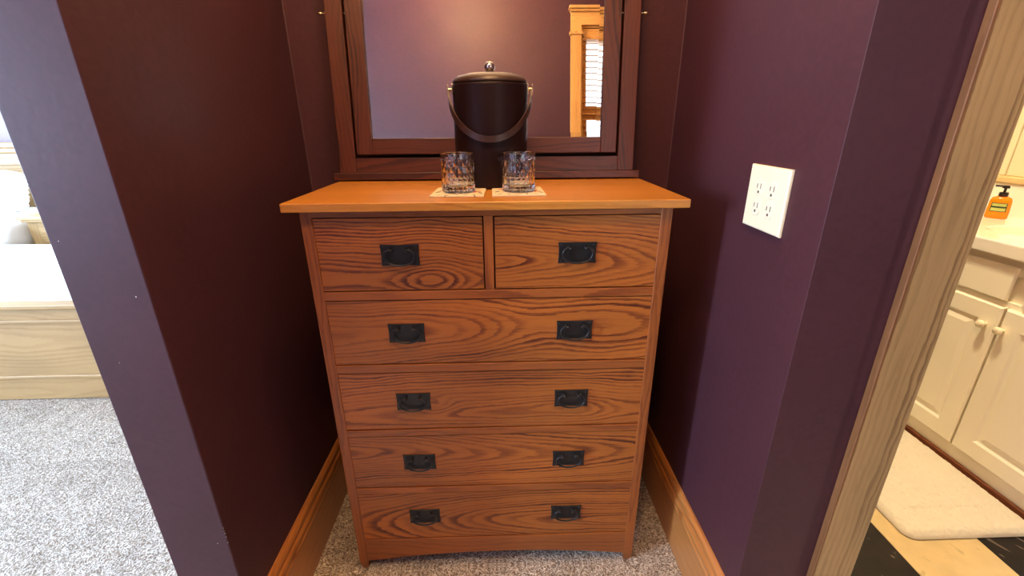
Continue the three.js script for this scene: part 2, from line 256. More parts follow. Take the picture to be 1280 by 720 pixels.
// ---------------------------------------------------------------- chest of drawers
const TOP = 1.0875;
{
  const c = thing('chest_of_drawers', 'mission style oak chest of drawers with black iron pulls standing in the alcove', 'chest of drawers', [0, 0, 0]);
  const ZBk = -0.44, H1 = TOP - 0.019;
  part('top', woodUV(rbox(-0.43, 0.43, H1, TOP, ZBk, 0.0247, 0.0025), 'x', 1, 0.5, 0.5, 0.47), oakTop, c);
  // posts: straight, tapering at the foot
  for (const sx of [-1, 1]) for (const [z0, z1] of [[-0.045, 0.0], [ZBk + 0.01, ZBk + 0.055]]) {
    let g = rbox(-0.0125, 0.0125, 0, H1, z0, z1, 0.002); const P = g.attributes.position;
    for (let i = 0; i < P.count; i++) if (P.getY(i) < 0.003) { P.setX(i, P.getX(i) * 0.7 + 0.0012 * sx); P.setZ(i, P.getZ(i) + (P.getZ(i) > (z0 + z1) / 2 ? -0.004 : 0.004)); }
    // split length so that only the foot tapers
    g = merge([rbox(-0.0125, 0.0125, 0.05, H1, z0, z1, 0.002), footGeo(z0, z1)]);
    const m = partN('post', woodUV(g, 'y', 1, 0.25, sx * 0.13, z0 + 0.3), oakRail, c); m.position.x = sx * 0.3915;
  }
  function footGeo(z0, z1) { const zc = (z0 + z1) / 2, d = (z1 - z0) / 2; const g = new THREE.BoxGeometry(0.025, 0.0505, z1 - z0, 1, 4, 1); g.translate(0, 0.02525, zc); const P = g.attributes.position; for (let i = 0; i < P.count; i++) { const y = P.getY(i), t = 1 - 0.28 * Math.pow(clamp01((0.03 - y) / 0.03), 1.3); P.setX(i, P.getX(i) * t); P.setZ(i, zc + (P.getZ(i) - zc) * t); } g.computeVertexNormals(); return g; }
  for (const sx of [-1, 1]) { const x = sx * 0.389; partN('side_panel', woodUV(box(x - 0.006, x + 0.006, 0.09, H1, ZBk + 0.05, -0.04), 'y', 1, 0.25), oakRail, c); }
  part('back_panel', woodUV(box(-0.383, 0.383, 0.08, H1, ZBk + 0.012, ZBk + 0.02), 'y', 1, 0.25), oakRail, c);
  // rails between the drawers, stile, arched apron
  const rows = [[0.8812, 1.0517], [0.6893, 0.859], [0.4968, 0.6665], [0.3047, 0.4762], [0.1143, 0.283]];
  const rail = (y0, y1, o) => partN('rail', woodUV(rbox(-0.383, 0.383, y0, y1, -0.022, -0.001, 0.0012), 'x', 1, 0.25, 0.5 + o, o * 0.21), oakRail, c);
  rail(1.0525, H1, 0.1);
  for (let k = 0; k < 4; k++) rail(rows[k + 1][1] + 0.0008, rows[k][0] - 0.0008, 0.17 * (k + 2));
  part('stile', woodUV(rbox(-0.0102, 0.0102, 0.8812, 1.0525, -0.022, -0.001, 0.0012), 'y', 1, 0.25, 0.2, 0.07), oakRail, c);
  {
    const s = new THREE.Shape(); s.moveTo(-0.382, 0.032); s.quadraticCurveTo(0, 0.082, 0.382, 0.032); s.lineTo(0.382, 0.1128); s.lineTo(-0.382, 0.1128); s.closePath();
    const g = new THREE.ExtrudeGeometry(s, { depth: 0.018, bevelEnabled: true, bevelSize: 0.001, bevelThickness: 0.001, bevelSegments: 1, curveSegments: 24 }); g.translate(0, 0, -0.0205);
    part('apron', woodUV(g, 'x', 1, 0.25, 0.5, 0.11), oakRail, c);
  }
  part('bottom_board', woodUV(box(-0.38, 0.38, 0.095, 0.105, ZBk + 0.02, -0.03), 'x', 1, 0.25), oakRail, c);
  // iron pull: shaped back plate with a hanging bail
  const plateGeo = (() => {
    const s = new THREE.Shape(), w = 0.042, h = 0.0235; s.moveTo(-w, -h); s.quadraticCurveTo(0, -h + 0.0025, w, -h); s.quadraticCurveTo(w - 0.0025, 0, w, h); s.quadraticCurveTo(0, h - 0.002, -w, h); s.quadraticCurveTo(-w + 0.0025, 0, -w, -h);
    return new THREE.ExtrudeGeometry(s, { depth: 0.0016, bevelEnabled: true, bevelSize: 0.001, bevelThickness: 0.0008, bevelSegments: 2, curveSegments: 8 });
  })();
  const bailGeo = (() => {
    const pts = [[-0.0175, 0.0125, 0.010], [-0.021, 0.0145, 0.012], [-0.027, 0.012, 0.0125], [-0.0325, 0.005, 0.0125], [-0.0325, -0.005, 0.012], [-0.026, -0.0145, 0.0115], [-0.013, -0.0205, 0.011], [0, -0.0222, 0.011]];
    const all = [...pts, ...pts.slice(0, -1).reverse().map(([x, y, z]) => [-x, y, z])].map((p) => new THREE.Vector3(...p));
    const g = [new THREE.TubeGeometry(new THREE.CatmullRomCurve3(all), 60, 0.0023, 8)];
    for (const s of [-1, 1]) { g.push(new THREE.CylinderGeometry(0.0032, 0.0042, 0.011, 12).rotateX(Math.PI / 2).translate(s * 0.0175, 0.0125, 0.0065)); g.push(new THREE.SphereGeometry(0.0036, 12, 8).translate(s * 0.0175, 0.0125, 0.0125)); }
    return merge(g);
  })();
  const nailGeo = new THREE.SphereGeometry(0.0022, 10, 6).scale(1, 1, 0.6).translate(0, 0, 0.0027);
  function drawer(x0, x1, y0, y1, mat, pulls, L, W) {
    const d = partN('drawer', woodUV(rbox(x0 + 0.0026, x1 - 0.0026, y0 + 0.0017, y1 - 0.0017, -0.024, -0.0034, 0.0014), 'x', L, W, -x0, -y0), mat, c);
    for (const px of pulls) {
      const y = (y0 + y1) / 2 + 0.0005;
      const a = partN('handle_plate', plateGeo, blackIron, d), b = partN('bail_handle', bailGeo, blackIron, d);
      for (const [i, j] of [[-1, 1], [1, 1], [-1, -1], [1, -1]]) partN('nail', nailGeo, blackIron, d).position.set(px + i * 0.036, y + j * 0.018, -0.0027);
      for (const m of [a, b]) m.position.set(px, y, -0.0027);
    }
    return d;
  }
  const mats = [
    oak({ L: 0.372, W: 0.171, seed: 101, yc: 0.15, depth: 0.045, slope: 0.02, hump: -0.022, hx: 0.68, hw: 0.075, wander: 0.008, rings: 150 }),
    oak({ L: 0.372, W: 0.171, seed: 117, yc: 0.36, depth: 0.042, slope: 0.17, wander: 0.010, rings: 135 }),
    oak({ L: 0.766, W: 0.17, seed: 131, yc: 0.55, depth: 0.040, slope: 0.05, hump: 0.02, hx: 0.62, hw: 0.12, wander: 0.02, rings: 125 }),
    oak({ L: 0.766, W: 0.17, seed: 149, yc: 0.3, depth: 0.034, slope: -0.04, hump: -0.02, hx: 0.78, hw: 0.1, wander: 0.018, rings: 120, knot: [0.31, 0.42] }),
    oak({ L: 0.766, W: 0.17, seed: 163, yc: 0.72, depth: 0.07, slope: 0.08, wander: 0.016, rings: 150 }),
    oak({ L: 0.766, W: 0.17, seed: 181, yc: 0.30, depth: 0.055, slope: -0.12, wander: 0.016, rings: 120 }),
  ];
  drawer(-0.383, -0.0105, ...rows[0], mats[0], [-0.198], 0.372, 0.171);
  drawer(0.0105, 0.383, ...rows[0], mats[1], [0.198], 0.372, 0.171);
  for (let k = 1; k < 5; k++) drawer(-0.383, 0.383, ...rows[k], mats[k + 1], [-0.2005, 0.1995], 0.766, 0.17);
}

// ---------------------------------------------------------------- tilting mirror on its stand, leaning back to the wall
{
  const A = 6.5 * Math.PI / 180;
  const m = thing('dresser_mirror', 'dark stained oak mirror in a post stand on top of the chest of drawers', 'mirror', [-0.0065, TOP, -0.335]);
  m.rotation.x = -A;
  const dw = (g, a, o = 0) => woodUV(g, a, 1, 0.25, o, o * 0.4);
  part('base_rail', dw(rbox(-0.432, 0.432, 0.004, 0.0235, -0.033, 0, 0.002), 'x', 0.3), darkOak, m);
  for (const s of [-1, 1]) {
    const p = partN('post', dw(rbox(-0.0225, 0.0225, 0.0235, 0.80, -0.032, -0.006, 0.002), 'y', s * 0.2 + 0.3), darkOak, m); p.position.x = s * 0.3925;
    const k = partN('pivot_screw', merge([new THREE.CylinderGeometry(0.0022, 0.0022, 0.085, 10).rotateZ(Math.PI / 2).translate(s * 0.395, 0.43, -0.02), new THREE.SphereGeometry(0.005, 14, 10).scale(1.5, 0.8, 0.8).translate(s * 0.432, 0.43, -0.02)]), brass, m);
  }
  part('lower_rail', dw(rbox(-0.3705, 0.3705, 0.0235, 0.064, -0.03, -0.009, 0.0015), 'x', 0.1), darkOak, m);
  part('upper_rail', dw(rbox(-0.3705, 0.3705, 0.795, 0.83, -0.03, -0.009, 0.0015), 'x', 0.6), darkOak, m);
  const f = new THREE.Group(); f.name = 'mirror_frame'; m.add(f);
  // frame members: bottom, top, two sides, with the glass set between them
  partN('frame_rail', dw(rbox(-0.319, 0.319, 0.073, 0.1155, -0.026, -0.002, 0.002), 'x', 0.42), darkOak, f);
  partN('frame_rail', dw(rbox(-0.319, 0.319, 0.7445, 0.787, -0.026, -0.002, 0.002), 'x', 0.8), darkOak, f);
  for (const s of [-1, 1]) { const x = s * 0.341; partN('frame_stile', dw(rbox(x - 0.022, x + 0.022, 0.073, 0.787, -0.026, -0.002, 0.002), 'y', s * 0.31), darkOak, f); }
  // silvered glass with a bevelled border
  const X = 0.3185, Y0 = 0.1150, Y1 = 0.745, b = 0.0135, z0 = -0.0105, z1 = -0.0100, pts = [], q = (a, b2, c2, d2) => pts.push(...a, ...b2, ...c2, ...a, ...c2, ...d2);
  const O = [[-X, Y0, z0], [X, Y0, z0], [X, Y1, z0], [-X, Y1, z0]], I = [[-X + b, Y0 + b, z1], [X - b, Y0 + b, z1], [X - b, Y1 - b, z1], [-X + b, Y1 - b, z1]], K = O.map(([x, y]) => [x, y, -0.016]);
  q(I[0], I[1], I[2], I[3]); for (let k = 0; k < 4; k++) { const n = (k + 1) % 4; q(O[k], O[n], I[n], I[k]); q(K[k], K[n], O[n], O[k]); } q(K[3], K[2], K[1], K[0]);
  const g = new THREE.BufferGeometry(); g.setAttribute('position', new THREE.Float32BufferAttribute(pts, 3)); g.computeVertexNormals();
  part('mirror_glass', g, mirrorSilver, f);
  part('back_board', dw(box(-0.319, 0.319, 0.115, 0.745, -0.024, -0.018), 'y'), darkOak, f);
}

// ---------------------------------------------------------------- ice bucket, coasters, tumblers
{
  const R = 0.092, H = 0.2425;
  const b = thing('ice_bucket', 'dark brown leather ice bucket with lid, chrome knob and strap handle before the mirror', 'ice bucket', [0.0065, TOP, -0.238]);
  const lathe = (p, n = 72) => new THREE.LatheGeometry(p.map(([x, y]) => new THREE.Vector2(x, y)), n);
  part('body', lathe([[0, 0], [R - 0.006, 0], [R - 0.0025, 0.0015], [R - 0.0015, 0.005], [R, 0.12], [R, H - 0.006], [R - 0.0015, H - 0.0015], [R - 0.006, H]]), leather, b);
  part('lid', lathe([[R - 0.004, H + 0.0002], [R - 0.0012, H + 0.0012], [R - 0.001, H + 0.0045], [R - 0.004, H + 0.010], [R - 0.014, H + 0.0165], [R - 0.035, H + 0.0215], [0.03, H + 0.0235], [0, H + 0.024]]), strapLeather, b);
  const k = part('knob', lathe([[0.0055, H + 0.0235], [0.0055, H + 0.0262], [0.0085, H + 0.0275], [0.0125, H + 0.033], [0.0132, H + 0.038], [0.0118, H + 0.0435], [0.0075, H + 0.048], [0, H + 0.0495]], 40), chrome, b);
  const yP = 1.317 - TOP, RS = 0.1015;
  for (const s of [-1, 1]) partN('handle_bracket', merge([rbox(R * s - 0.002, R * s + 0.002, yP - 0.012, yP + 0.013, -0.008, 0.008, 0.0012, 1), new THREE.CylinderGeometry(0.0042, 0.0042, 0.012, 16).rotateZ(Math.PI / 2).translate(s * (R + 0.005), yP, 0), rbox(s * (RS + 0.002) - 0.0015, s * (RS + 0.002) + 0.0015, yP - 0.012, yP + 0.012, -0.006, 0.006, 0.001, 1)]), brass, b);
  // strap: a band that swings forward and hangs below the brackets
  const n = 64, hw = 0.0072, th = 0.0016, pos = [], idx = [];
  for (let i = 0; i <= n; i++) {
    const p = -Math.PI / 2 + Math.PI * i / n, c = Math.cos(p), s = Math.sin(p);
    const down = new THREE.Vector3(0, -0.112 / 0.152, 0.1015 / 0.152), out = new THREE.Vector3(s, 0, c);   // down lies in the plane of the hanging strap
    const P = new THREE.Vector3(RS * s, yP - 0.112 * c, RS * c);
    const w = new THREE.Vector3(s * 0.5, -0.75 * c - 0.15, 0.1 * c).normalize(); w.addScaledVector(out, -w.dot(out) * 0.9).normalize();
    const side = Math.abs(s) > 0.985 ? new THREE.Vector3(0, 0, 1) : new THREE.Vector3().crossVectors(out, new THREE.Vector3(RS * c, 0.112 * s, -RS * s).normalize()).normalize();
    for (const [a, o] of [[-hw, -th], [hw, -th], [hw, th], [-hw, th]]) pos.push(P.x + side.x * a + out.x * o, P.y + side.y * a + out.y * o, P.z + side.z * a + out.z * o);
    if (i < n) for (let e = 0; e < 4; e++) { const a = i * 4 + e, b2 = i * 4 + (e + 1) % 4; idx.push(a, a + 4, b2, b2, a + 4, b2 + 4); }
  }
  let g = new THREE.BufferGeometry(); g.setAttribute('position', new THREE.Float32BufferAttribute(pos, 3)); g.setIndex(idx); g = toCreasedNormals(g, 0.6);
  part('strap_handle', g, Object.assign(strapLeather.clone(), { side: THREE.DoubleSide }), b);
}
{
  const flower = (s) => tex(256, 256, (u, v) => {
    let c = mix3(rgb(232, 218, 184), rgb(214, 196, 156), 0.5 + 0.5 * fbm(u * 5, v * 5, s));
    const put = (cx, cy, r, col, petals, ph) => { const dx = u - cx, dy = v - cy, q = Math.hypot(dx, dy), a = Math.atan2(dy, dx); const e = r * (0.65 + 0.35 * Math.cos(petals * a + ph)); if (q < e) c = mix3(c, col, 0.85); };
    const leaf = (cx, cy, ang, l, col) => { const dx = u - cx, dy = v - cy, a = dx * Math.cos(ang) + dy * Math.sin(ang), b = -dx * Math.sin(ang) + dy * Math.cos(ang); if (Math.abs(b) < 0.28 * l * (1 - (a / l) ** 2) && Math.abs(a) < l) c = mix3(c, col, 0.85); };
    for (let k = 0; k < 5; k++) leaf(0.14 + 0.17 * k, 0.1 + 0.05 * Math.sin(k * 2.1 + s), k * 1.3 + s, 0.07, rgb(66, 74, 44));
    put(0.82, 0.45, 0.13, rgb(196, 92, 52), 5, s); put(0.82, 0.45, 0.045, rgb(120, 50, 40), 3, 0); put(0.2, 0.7, 0.11, rgb(178, 80, 60), 5, s + 1); put(0.85, 0.84, 0.07, rgb(190, 130, 70), 6, 0);
    leaf(0.7, 0.3, 0.6, 0.1, rgb(84, 88, 52)); leaf(0.92, 0.3, 2.1, 0.09, rgb(84, 88, 52)); leaf(0.1, 0.42, 1.1, 0.1, rgb(74, 66, 44)); leaf(0.3, 0.88, 0.2, 0.1, rgb(84, 80, 52));
    return c;
  });
  const spots = [[-0.0685, -0.1035, 'left', 'square cream floral coaster under the crystal tumbler on the left'], [0.0685, -0.1045, 'right', 'square cream floral coaster under the crystal tumbler on the right']];
  const coasterGeo = rbox(-0.0605, 0.0605, 0, 0.0032, -0.066, 0.066, 0.0012, 1); { const P = coasterGeo.attributes.position, uv = coasterGeo.attributes.uv; for (let i = 0; i < P.count; i++) uv.setXY(i, P.getX(i) / 0.121 + 0.5, 0.5 - P.getZ(i) / 0.132); }
  spots.forEach(([x, z, , label], i) => { const o = part('coaster', coasterGeo, std({ map: flower(3 + i * 4), roughness: 0.7 }), scene); o.position.set(x, TOP, z); o.rotation.y = i ? 0.02 : -0.02; tag(o, label, 'coaster', 'floral coasters on the chest'); });
  // cut crystal tumbler: wedge-cut diamonds above, fan flutes below, smooth inside, thick base
  const R = 0.0383, Hh = 0.0865, NS = 192, NY = 90, rows = [];
  const cut = (a, y) => {
    const t = y / Hh; if (t > 0.9) return 0; let d = 0;
    const tri = (q) => { const f = q - Math.floor(q); return 2 * Math.min(f, 1 - f); };     // 0 in the groove, 1 on the ridge
    const A = a / (2 * Math.PI);
    if (t > 0.36) { const s = (t - 0.36) * 3.1; d = 0.0021 * (1 - Math.min(tri(A * 12 + s), tri(A * 12 - s)) * 1.1); d = Math.max(d, 0); d *= sstep(0.36, 0.42, t) * (1 - sstep(0.82, 0.88, t)); }
    const fl = 1 - tri(A * 20); d = Math.max(d, 0.0018 * fl * fl * (1 - sstep(0.32, 0.44, t)) * sstep(0.0, 0.05, t));
    return d;
  };
  const pos = [], idx = []; const ring = (fn) => { const st = pos.length / 3; for (let i = 0; i < NS; i++) { const a = i / NS * Math.PI * 2, [r, y] = fn(a); pos.push(r * Math.cos(a), y, -r * Math.sin(a)); } rows.push(st); };
  ring(() => [0.0002, 0.0006]); ring(() => [R - 0.006, 0.0006]); ring(() => [R - 0.0035, 0]);
  for (let j = 0; j <= NY; j++) { const y = 0.0015 + j / NY * (Hh - 0.003); ring((a) => [R - 0.0014 + 0.0014 * sstep(0, 0.006, y) - cut(a, y), y]); }
  ring(() => [R - 0.0007, Hh]); ring(() => [R - 0.0022, Hh]); ring(() => [R - 0.003, Hh - 0.0012]);
  ring(() => [R - 0.0036, 0.03]); ring(() => [R - 0.0046, 0.018]); ring(() => [R - 0.010, 0.0135]); ring(() => [0.0002, 0.0125]);
  for (let k = 0; k + 1 < rows.length; k++) for (let i = 0; i < NS; i++) { const a = rows[k] + i, b = rows[k] + (i + 1) % NS, c = rows[k + 1] + i, d = rows[k + 1] + (i + 1) % NS; idx.push(a, b, c, b, d, c); }
  let g = new THREE.BufferGeometry(); g.setAttribute('position', new THREE.Float32BufferAttribute(pos, 3)); g.setIndex(idx); g = toCreasedNormals(g, 0.1);
  const put = (x, z, turn, label) => { const o = part('crystal_tumbler', g, crystal, scene); o.position.set(x, TOP + 0.0034, z); o.rotation.y = turn; tag(o, label, 'glass', 'crystal tumblers on the chest'); };
  put(-0.0695, -0.100, 0.1, 'empty cut crystal tumbler on the left-hand coaster');
  put(0.0705, -0.100, 0.32, 'empty cut crystal tumbler on the right-hand coaster');
}

// ---------------------------------------------------------------- outlet plate
{
  const o = thing('power_outlet', 'ivory double power outlet plate with four sockets on the plum alcove wall', 'outlet', [XR, 1.0965, 0.0875], -Math.PI / 2);   // local +z faces the room (-x)
  const w = 0.066, h = 0.0625;
  const s = new THREE.Shape(); s.moveTo(-w + 0.004, -h + 0.004); s.lineTo(w - 0.004, -h + 0.004); s.lineTo(w - 0.004, h - 0.004); s.lineTo(-w + 0.004, h - 0.004); s.closePath();
  part('plate', new THREE.ExtrudeGeometry(s, { depth: 0.0022, bevelEnabled: true, bevelSize: 0.004, bevelThickness: 0.004, bevelSegments: 3 }).translate(0, 0, 0.0008), ivory, o);
  const sock = new THREE.Shape(); { const rx = 0.0125, hh = 0.0165; sock.moveTo(-rx, -0.009); sock.lineTo(-0.008, -hh + 0.002); sock.lineTo(0.008, -hh + 0.002); sock.lineTo(rx, -0.009); sock.lineTo(rx, 0.009); sock.quadraticCurveTo(rx - 0.001, hh - 0.001, 0, hh); sock.quadraticCurveTo(-rx + 0.001, hh - 0.001, -rx, 0.009); sock.closePath(); }
  const sg = new THREE.ExtrudeGeometry(sock, { depth: 0.0012, bevelEnabled: true, bevelSize: 0.0006, bevelThickness: 0.0006, bevelSegments: 2 });
  const slots = merge([box(-0.0068, -0.0050, 0.000, 0.0085, 0, 0.0005), box(0.0050, 0.0068, -0.001, 0.0095, 0, 0.0005), new THREE.CylinderGeometry(0.0027, 0.0027, 0.0005, 16).rotateX(Math.PI / 2).translate(0, -0.0075, 0.00025)]);
  const ivoryBright = std({ color: new THREE.Color('#fbf2d6'), roughness: 0.25 });
  for (const x of [-0.0225, 0.0225]) {
    for (const y of [0.0185, -0.0195]) { const q = partN('socket', sg, ivoryBright, o); q.position.set(x, y, 0.0068); part('socket_slots', slots, slotDark, q).position.z = 0.0018; }
    partN('screw', merge([new THREE.SphereGeometry(0.003, 12, 8).scale(1, 1, 0.4)]), ivoryBright, o).position.set(x, -0.0005, 0.0072);
  }
}

// ---------------------------------------------------------------- bedroom, seen past the partition
const soft = (w, h, d, r, amp, seed, seg = 28) => {                    // a soft rounded block, base at y = 0
  const g = new RoundedBoxGeometry(w, h, d, seg > 20 ? 10 : 6, r); const P = g.attributes.position;
  const g2 = mergeVertices((g.deleteAttribute('normal'), g.deleteAttribute('uv'), g), 1e-5), Q = g2.attributes.position;
  for (let i = 0; i < Q.count; i++) { const x = Q.getX(i), y = Q.getY(i), z = Q.getZ(i); Q.setXYZ(i, x + amp * N2(z * 6, y * 6, seed), y + amp * N2(x * 5, z * 5, seed + 1) + h / 2, z + amp * N2(x * 6, y * 6, seed + 2)); }
  g2.computeVertexNormals(); return g2;
};
{
  const b = thing('bed', 'low bed with white coverlet and pale panelled wooden side nearest the partition', 'bed', [-2.12, 0, -0.933]);
  const W = 1.05, pw = (g, o = 0) => woodUV(g, 'x', 1, 0.3, o, o * 0.3);
  part('side_base', pw(rbox(-W, W, 0.004, 0.118, -0.03, 0.004, 0.003), 0.2), paleWood, b);
  part('lower_moulding', pw(rbox(-W, W, 0.118, 0.137, -0.03, 0.012, 0.006)), paleWood, b);
  part('side_panel', pw(box(-W, W, 0.13, 0.41, -0.03, -0.004), 0.5), paleWood, b);
  part('upper_moulding', pw(rbox(-W, W, 0.405, 0.421, -0.03, 0.01, 0.005)), paleWood, b);
  part('frieze', pw(box(-W, W, 0.42, 0.476, -0.03, 0.0), 0.8), paleWood, b);
  part('cap', pw(rbox(-W - 0.01, W + 0.01, 0.474, 0.5, -0.07, 0.022, 0.008)), paleWood, b);
  part('bed_base', pw(box(-W + 0.02, W - 0.02, 0.02, 0.36, -0.84, -0.03)), paleWood, b);
  const m = part('coverlet', soft(2 * W - 0.05, 0.2, 0.86, 0.07, 0.012, 3), linen, b); m.position.set(0, 0.352, -0.46);
}
{
  const b = thing('bed', 'second bed against the bedroom wall with white bedding and tall wooden headboard', 'bed', [-4.05, 0, -1.65]);
  const pw = (g, o = 0, a = 'x') => woodUV(g, a, 1, 0.3, o, o * 0.3);
  const hb = part('headboard', pw(rbox(-0.85, 0.86, 0.004, 1.06, -1.03, -0.98, 0.004), 0.1), paleWood, b);
  part('headboard_cap', pw(merge([rbox(-0.88, 0.89, 1.085, 1.125, -1.045, -0.93, 0.01), rbox(-0.865, 0.875, 1.045, 1.09, -1.04, -0.955, 0.012)]), 0.4), paleWood, b);
  part('headboard_rail', pw(rbox(-0.85, 0.86, 0.96, 1.01, -0.985, -0.968, 0.004), 0.7), paleWood, b);
  part('side_rail', pw(rbox(0.72, 0.75, 0.28, 0.445, -0.98, 0.9, 0.004), 0.2, 'z'), paleWood, b);
  part('bed_base', pw(box(-0.74, 0.72, 0.05, 0.4, -0.98, 0.9)), paleWood, b);
  const m = part('mattress', soft(1.58, 0.24, 1.9, 0.1, 0.012, 21), linen, b); m.position.set(0, 0.425, -0.02);
}
{
  // pillow in a frilled sham leaning on the headboard
  const p = thing('pillow', 'white pillow in a frilled sham leaning on the wooden headboard', 'pillow', [-3.70, 0.80, -2.36], 0);
  p.rotation.x = -0.28;
  const nu = 36, nv = 36, pos = [], idx = [];
  for (const s of [1, -1]) { const st = pos.length / 3; for (let i = 0; i <= nu; i++) for (let j = 0; j <= nv; j++) { const u = i / nu * 2 - 1, v = j / nv * 2 - 1; const e = Math.pow(Math.max(0, (1 - u ** 4) * (1 - v ** 4)), 0.55); pos.push(u * 0.33, v * 0.13, s * (0.002 + 0.085 * e) + 0.008 * e * N2(u * 4, v * 4, 6 + s)); }
    for (let i = 0; i < nu; i++) for (let j = 0; j < nv; j++) { const a = st + i * (nv + 1) + j, b = a + 1, c = a + nv + 1, d = c + 1; if (s > 0) idx.push(a, c, b, b, c, d); else idx.push(a, b, c, b, d, c); } }
  const g = new THREE.BufferGeometry(); g.setAttribute('position', new THREE.Float32BufferAttribute(pos, 3)); g.setIndex(idx); g.computeVertexNormals(); part('cushion', g, linen, p);
  const fp = [], fi = [], nf = 480, rad = (t) => { const a = t * Math.PI * 2, c = Math.cos(a), s = Math.sin(a), k = 1 / Math.pow(c ** 6 + s ** 6, 1 / 6); return [0.33 * c * k, 0.13 * s * k]; };
  for (let i = 0; i <= nf; i++) { const [x, y] = rad(i / nf), l = Math.hypot(x, y), w = Math.sin(i * 0.42) + 0.4 * Math.sin(i * 0.23 + 1); for (let k = 0; k < 3; k++) { const e = k / 2; fp.push(x * 0.985 + x / l * 0.035 * e, y * 0.985 + y / l * 0.035 * e, 0.005 * w * e + 0.003 * N2(i * 0.2, k, 2)); } if (i < nf) for (let k = 0; k < 2; k++) { const a = i * 3 + k; fi.push(a, a + 3, a + 1, a + 1, a + 3, a + 4); } }
  const fg = new THREE.BufferGeometry(); fg.setAttribute('position', new THREE.Float32BufferAttribute(fp, 3)); fg.setIndex(fi); fg.computeVertexNormals(); part('frill', fg, Object.assign(linen.clone(), { side: THREE.DoubleSide }), p);
}
{
  const n = thing('nightstand', 'pale wooden nightstand with a drawer between the beds and the headboard wall', 'nightstand', [-2.94, 0, -2.345]);
  const pw = (g, o = 0, a = 'x') => woodUV(g, a, 1, 0.3, o, o * 0.3);
  part('top', pw(merge([rbox(-0.3, 0.3, 0.64, 0.662, -0.22, 0.24, 0.006), rbox(-0.285, 0.285, 0.622, 0.642, -0.21, 0.228, 0.006)]), 0.2), paleWood, n);
  part('cabinet', pw(rbox(-0.27, 0.27, 0.004, 0.623, -0.2, 0.205, 0.003), 0.1, 'y'), paleWood, n);
  for (const [y0, y1] of [[0.46, 0.58], [0.26, 0.43], [0.06, 0.23]]) { const d = partN('drawer', pw(merge([rbox(-0.2, 0.2, y0, y1, 0.2, 0.215, 0.004), rbox(-0.185, 0.185, y0 + 0.015, y1 - 0.015, 0.21, 0.222, 0.006)]), y0), paleWood, n); part('knob', new THREE.SphereGeometry(0.014, 16, 12).translate(0, (y0 + y1) / 2, 0.232), brass, d); }
}

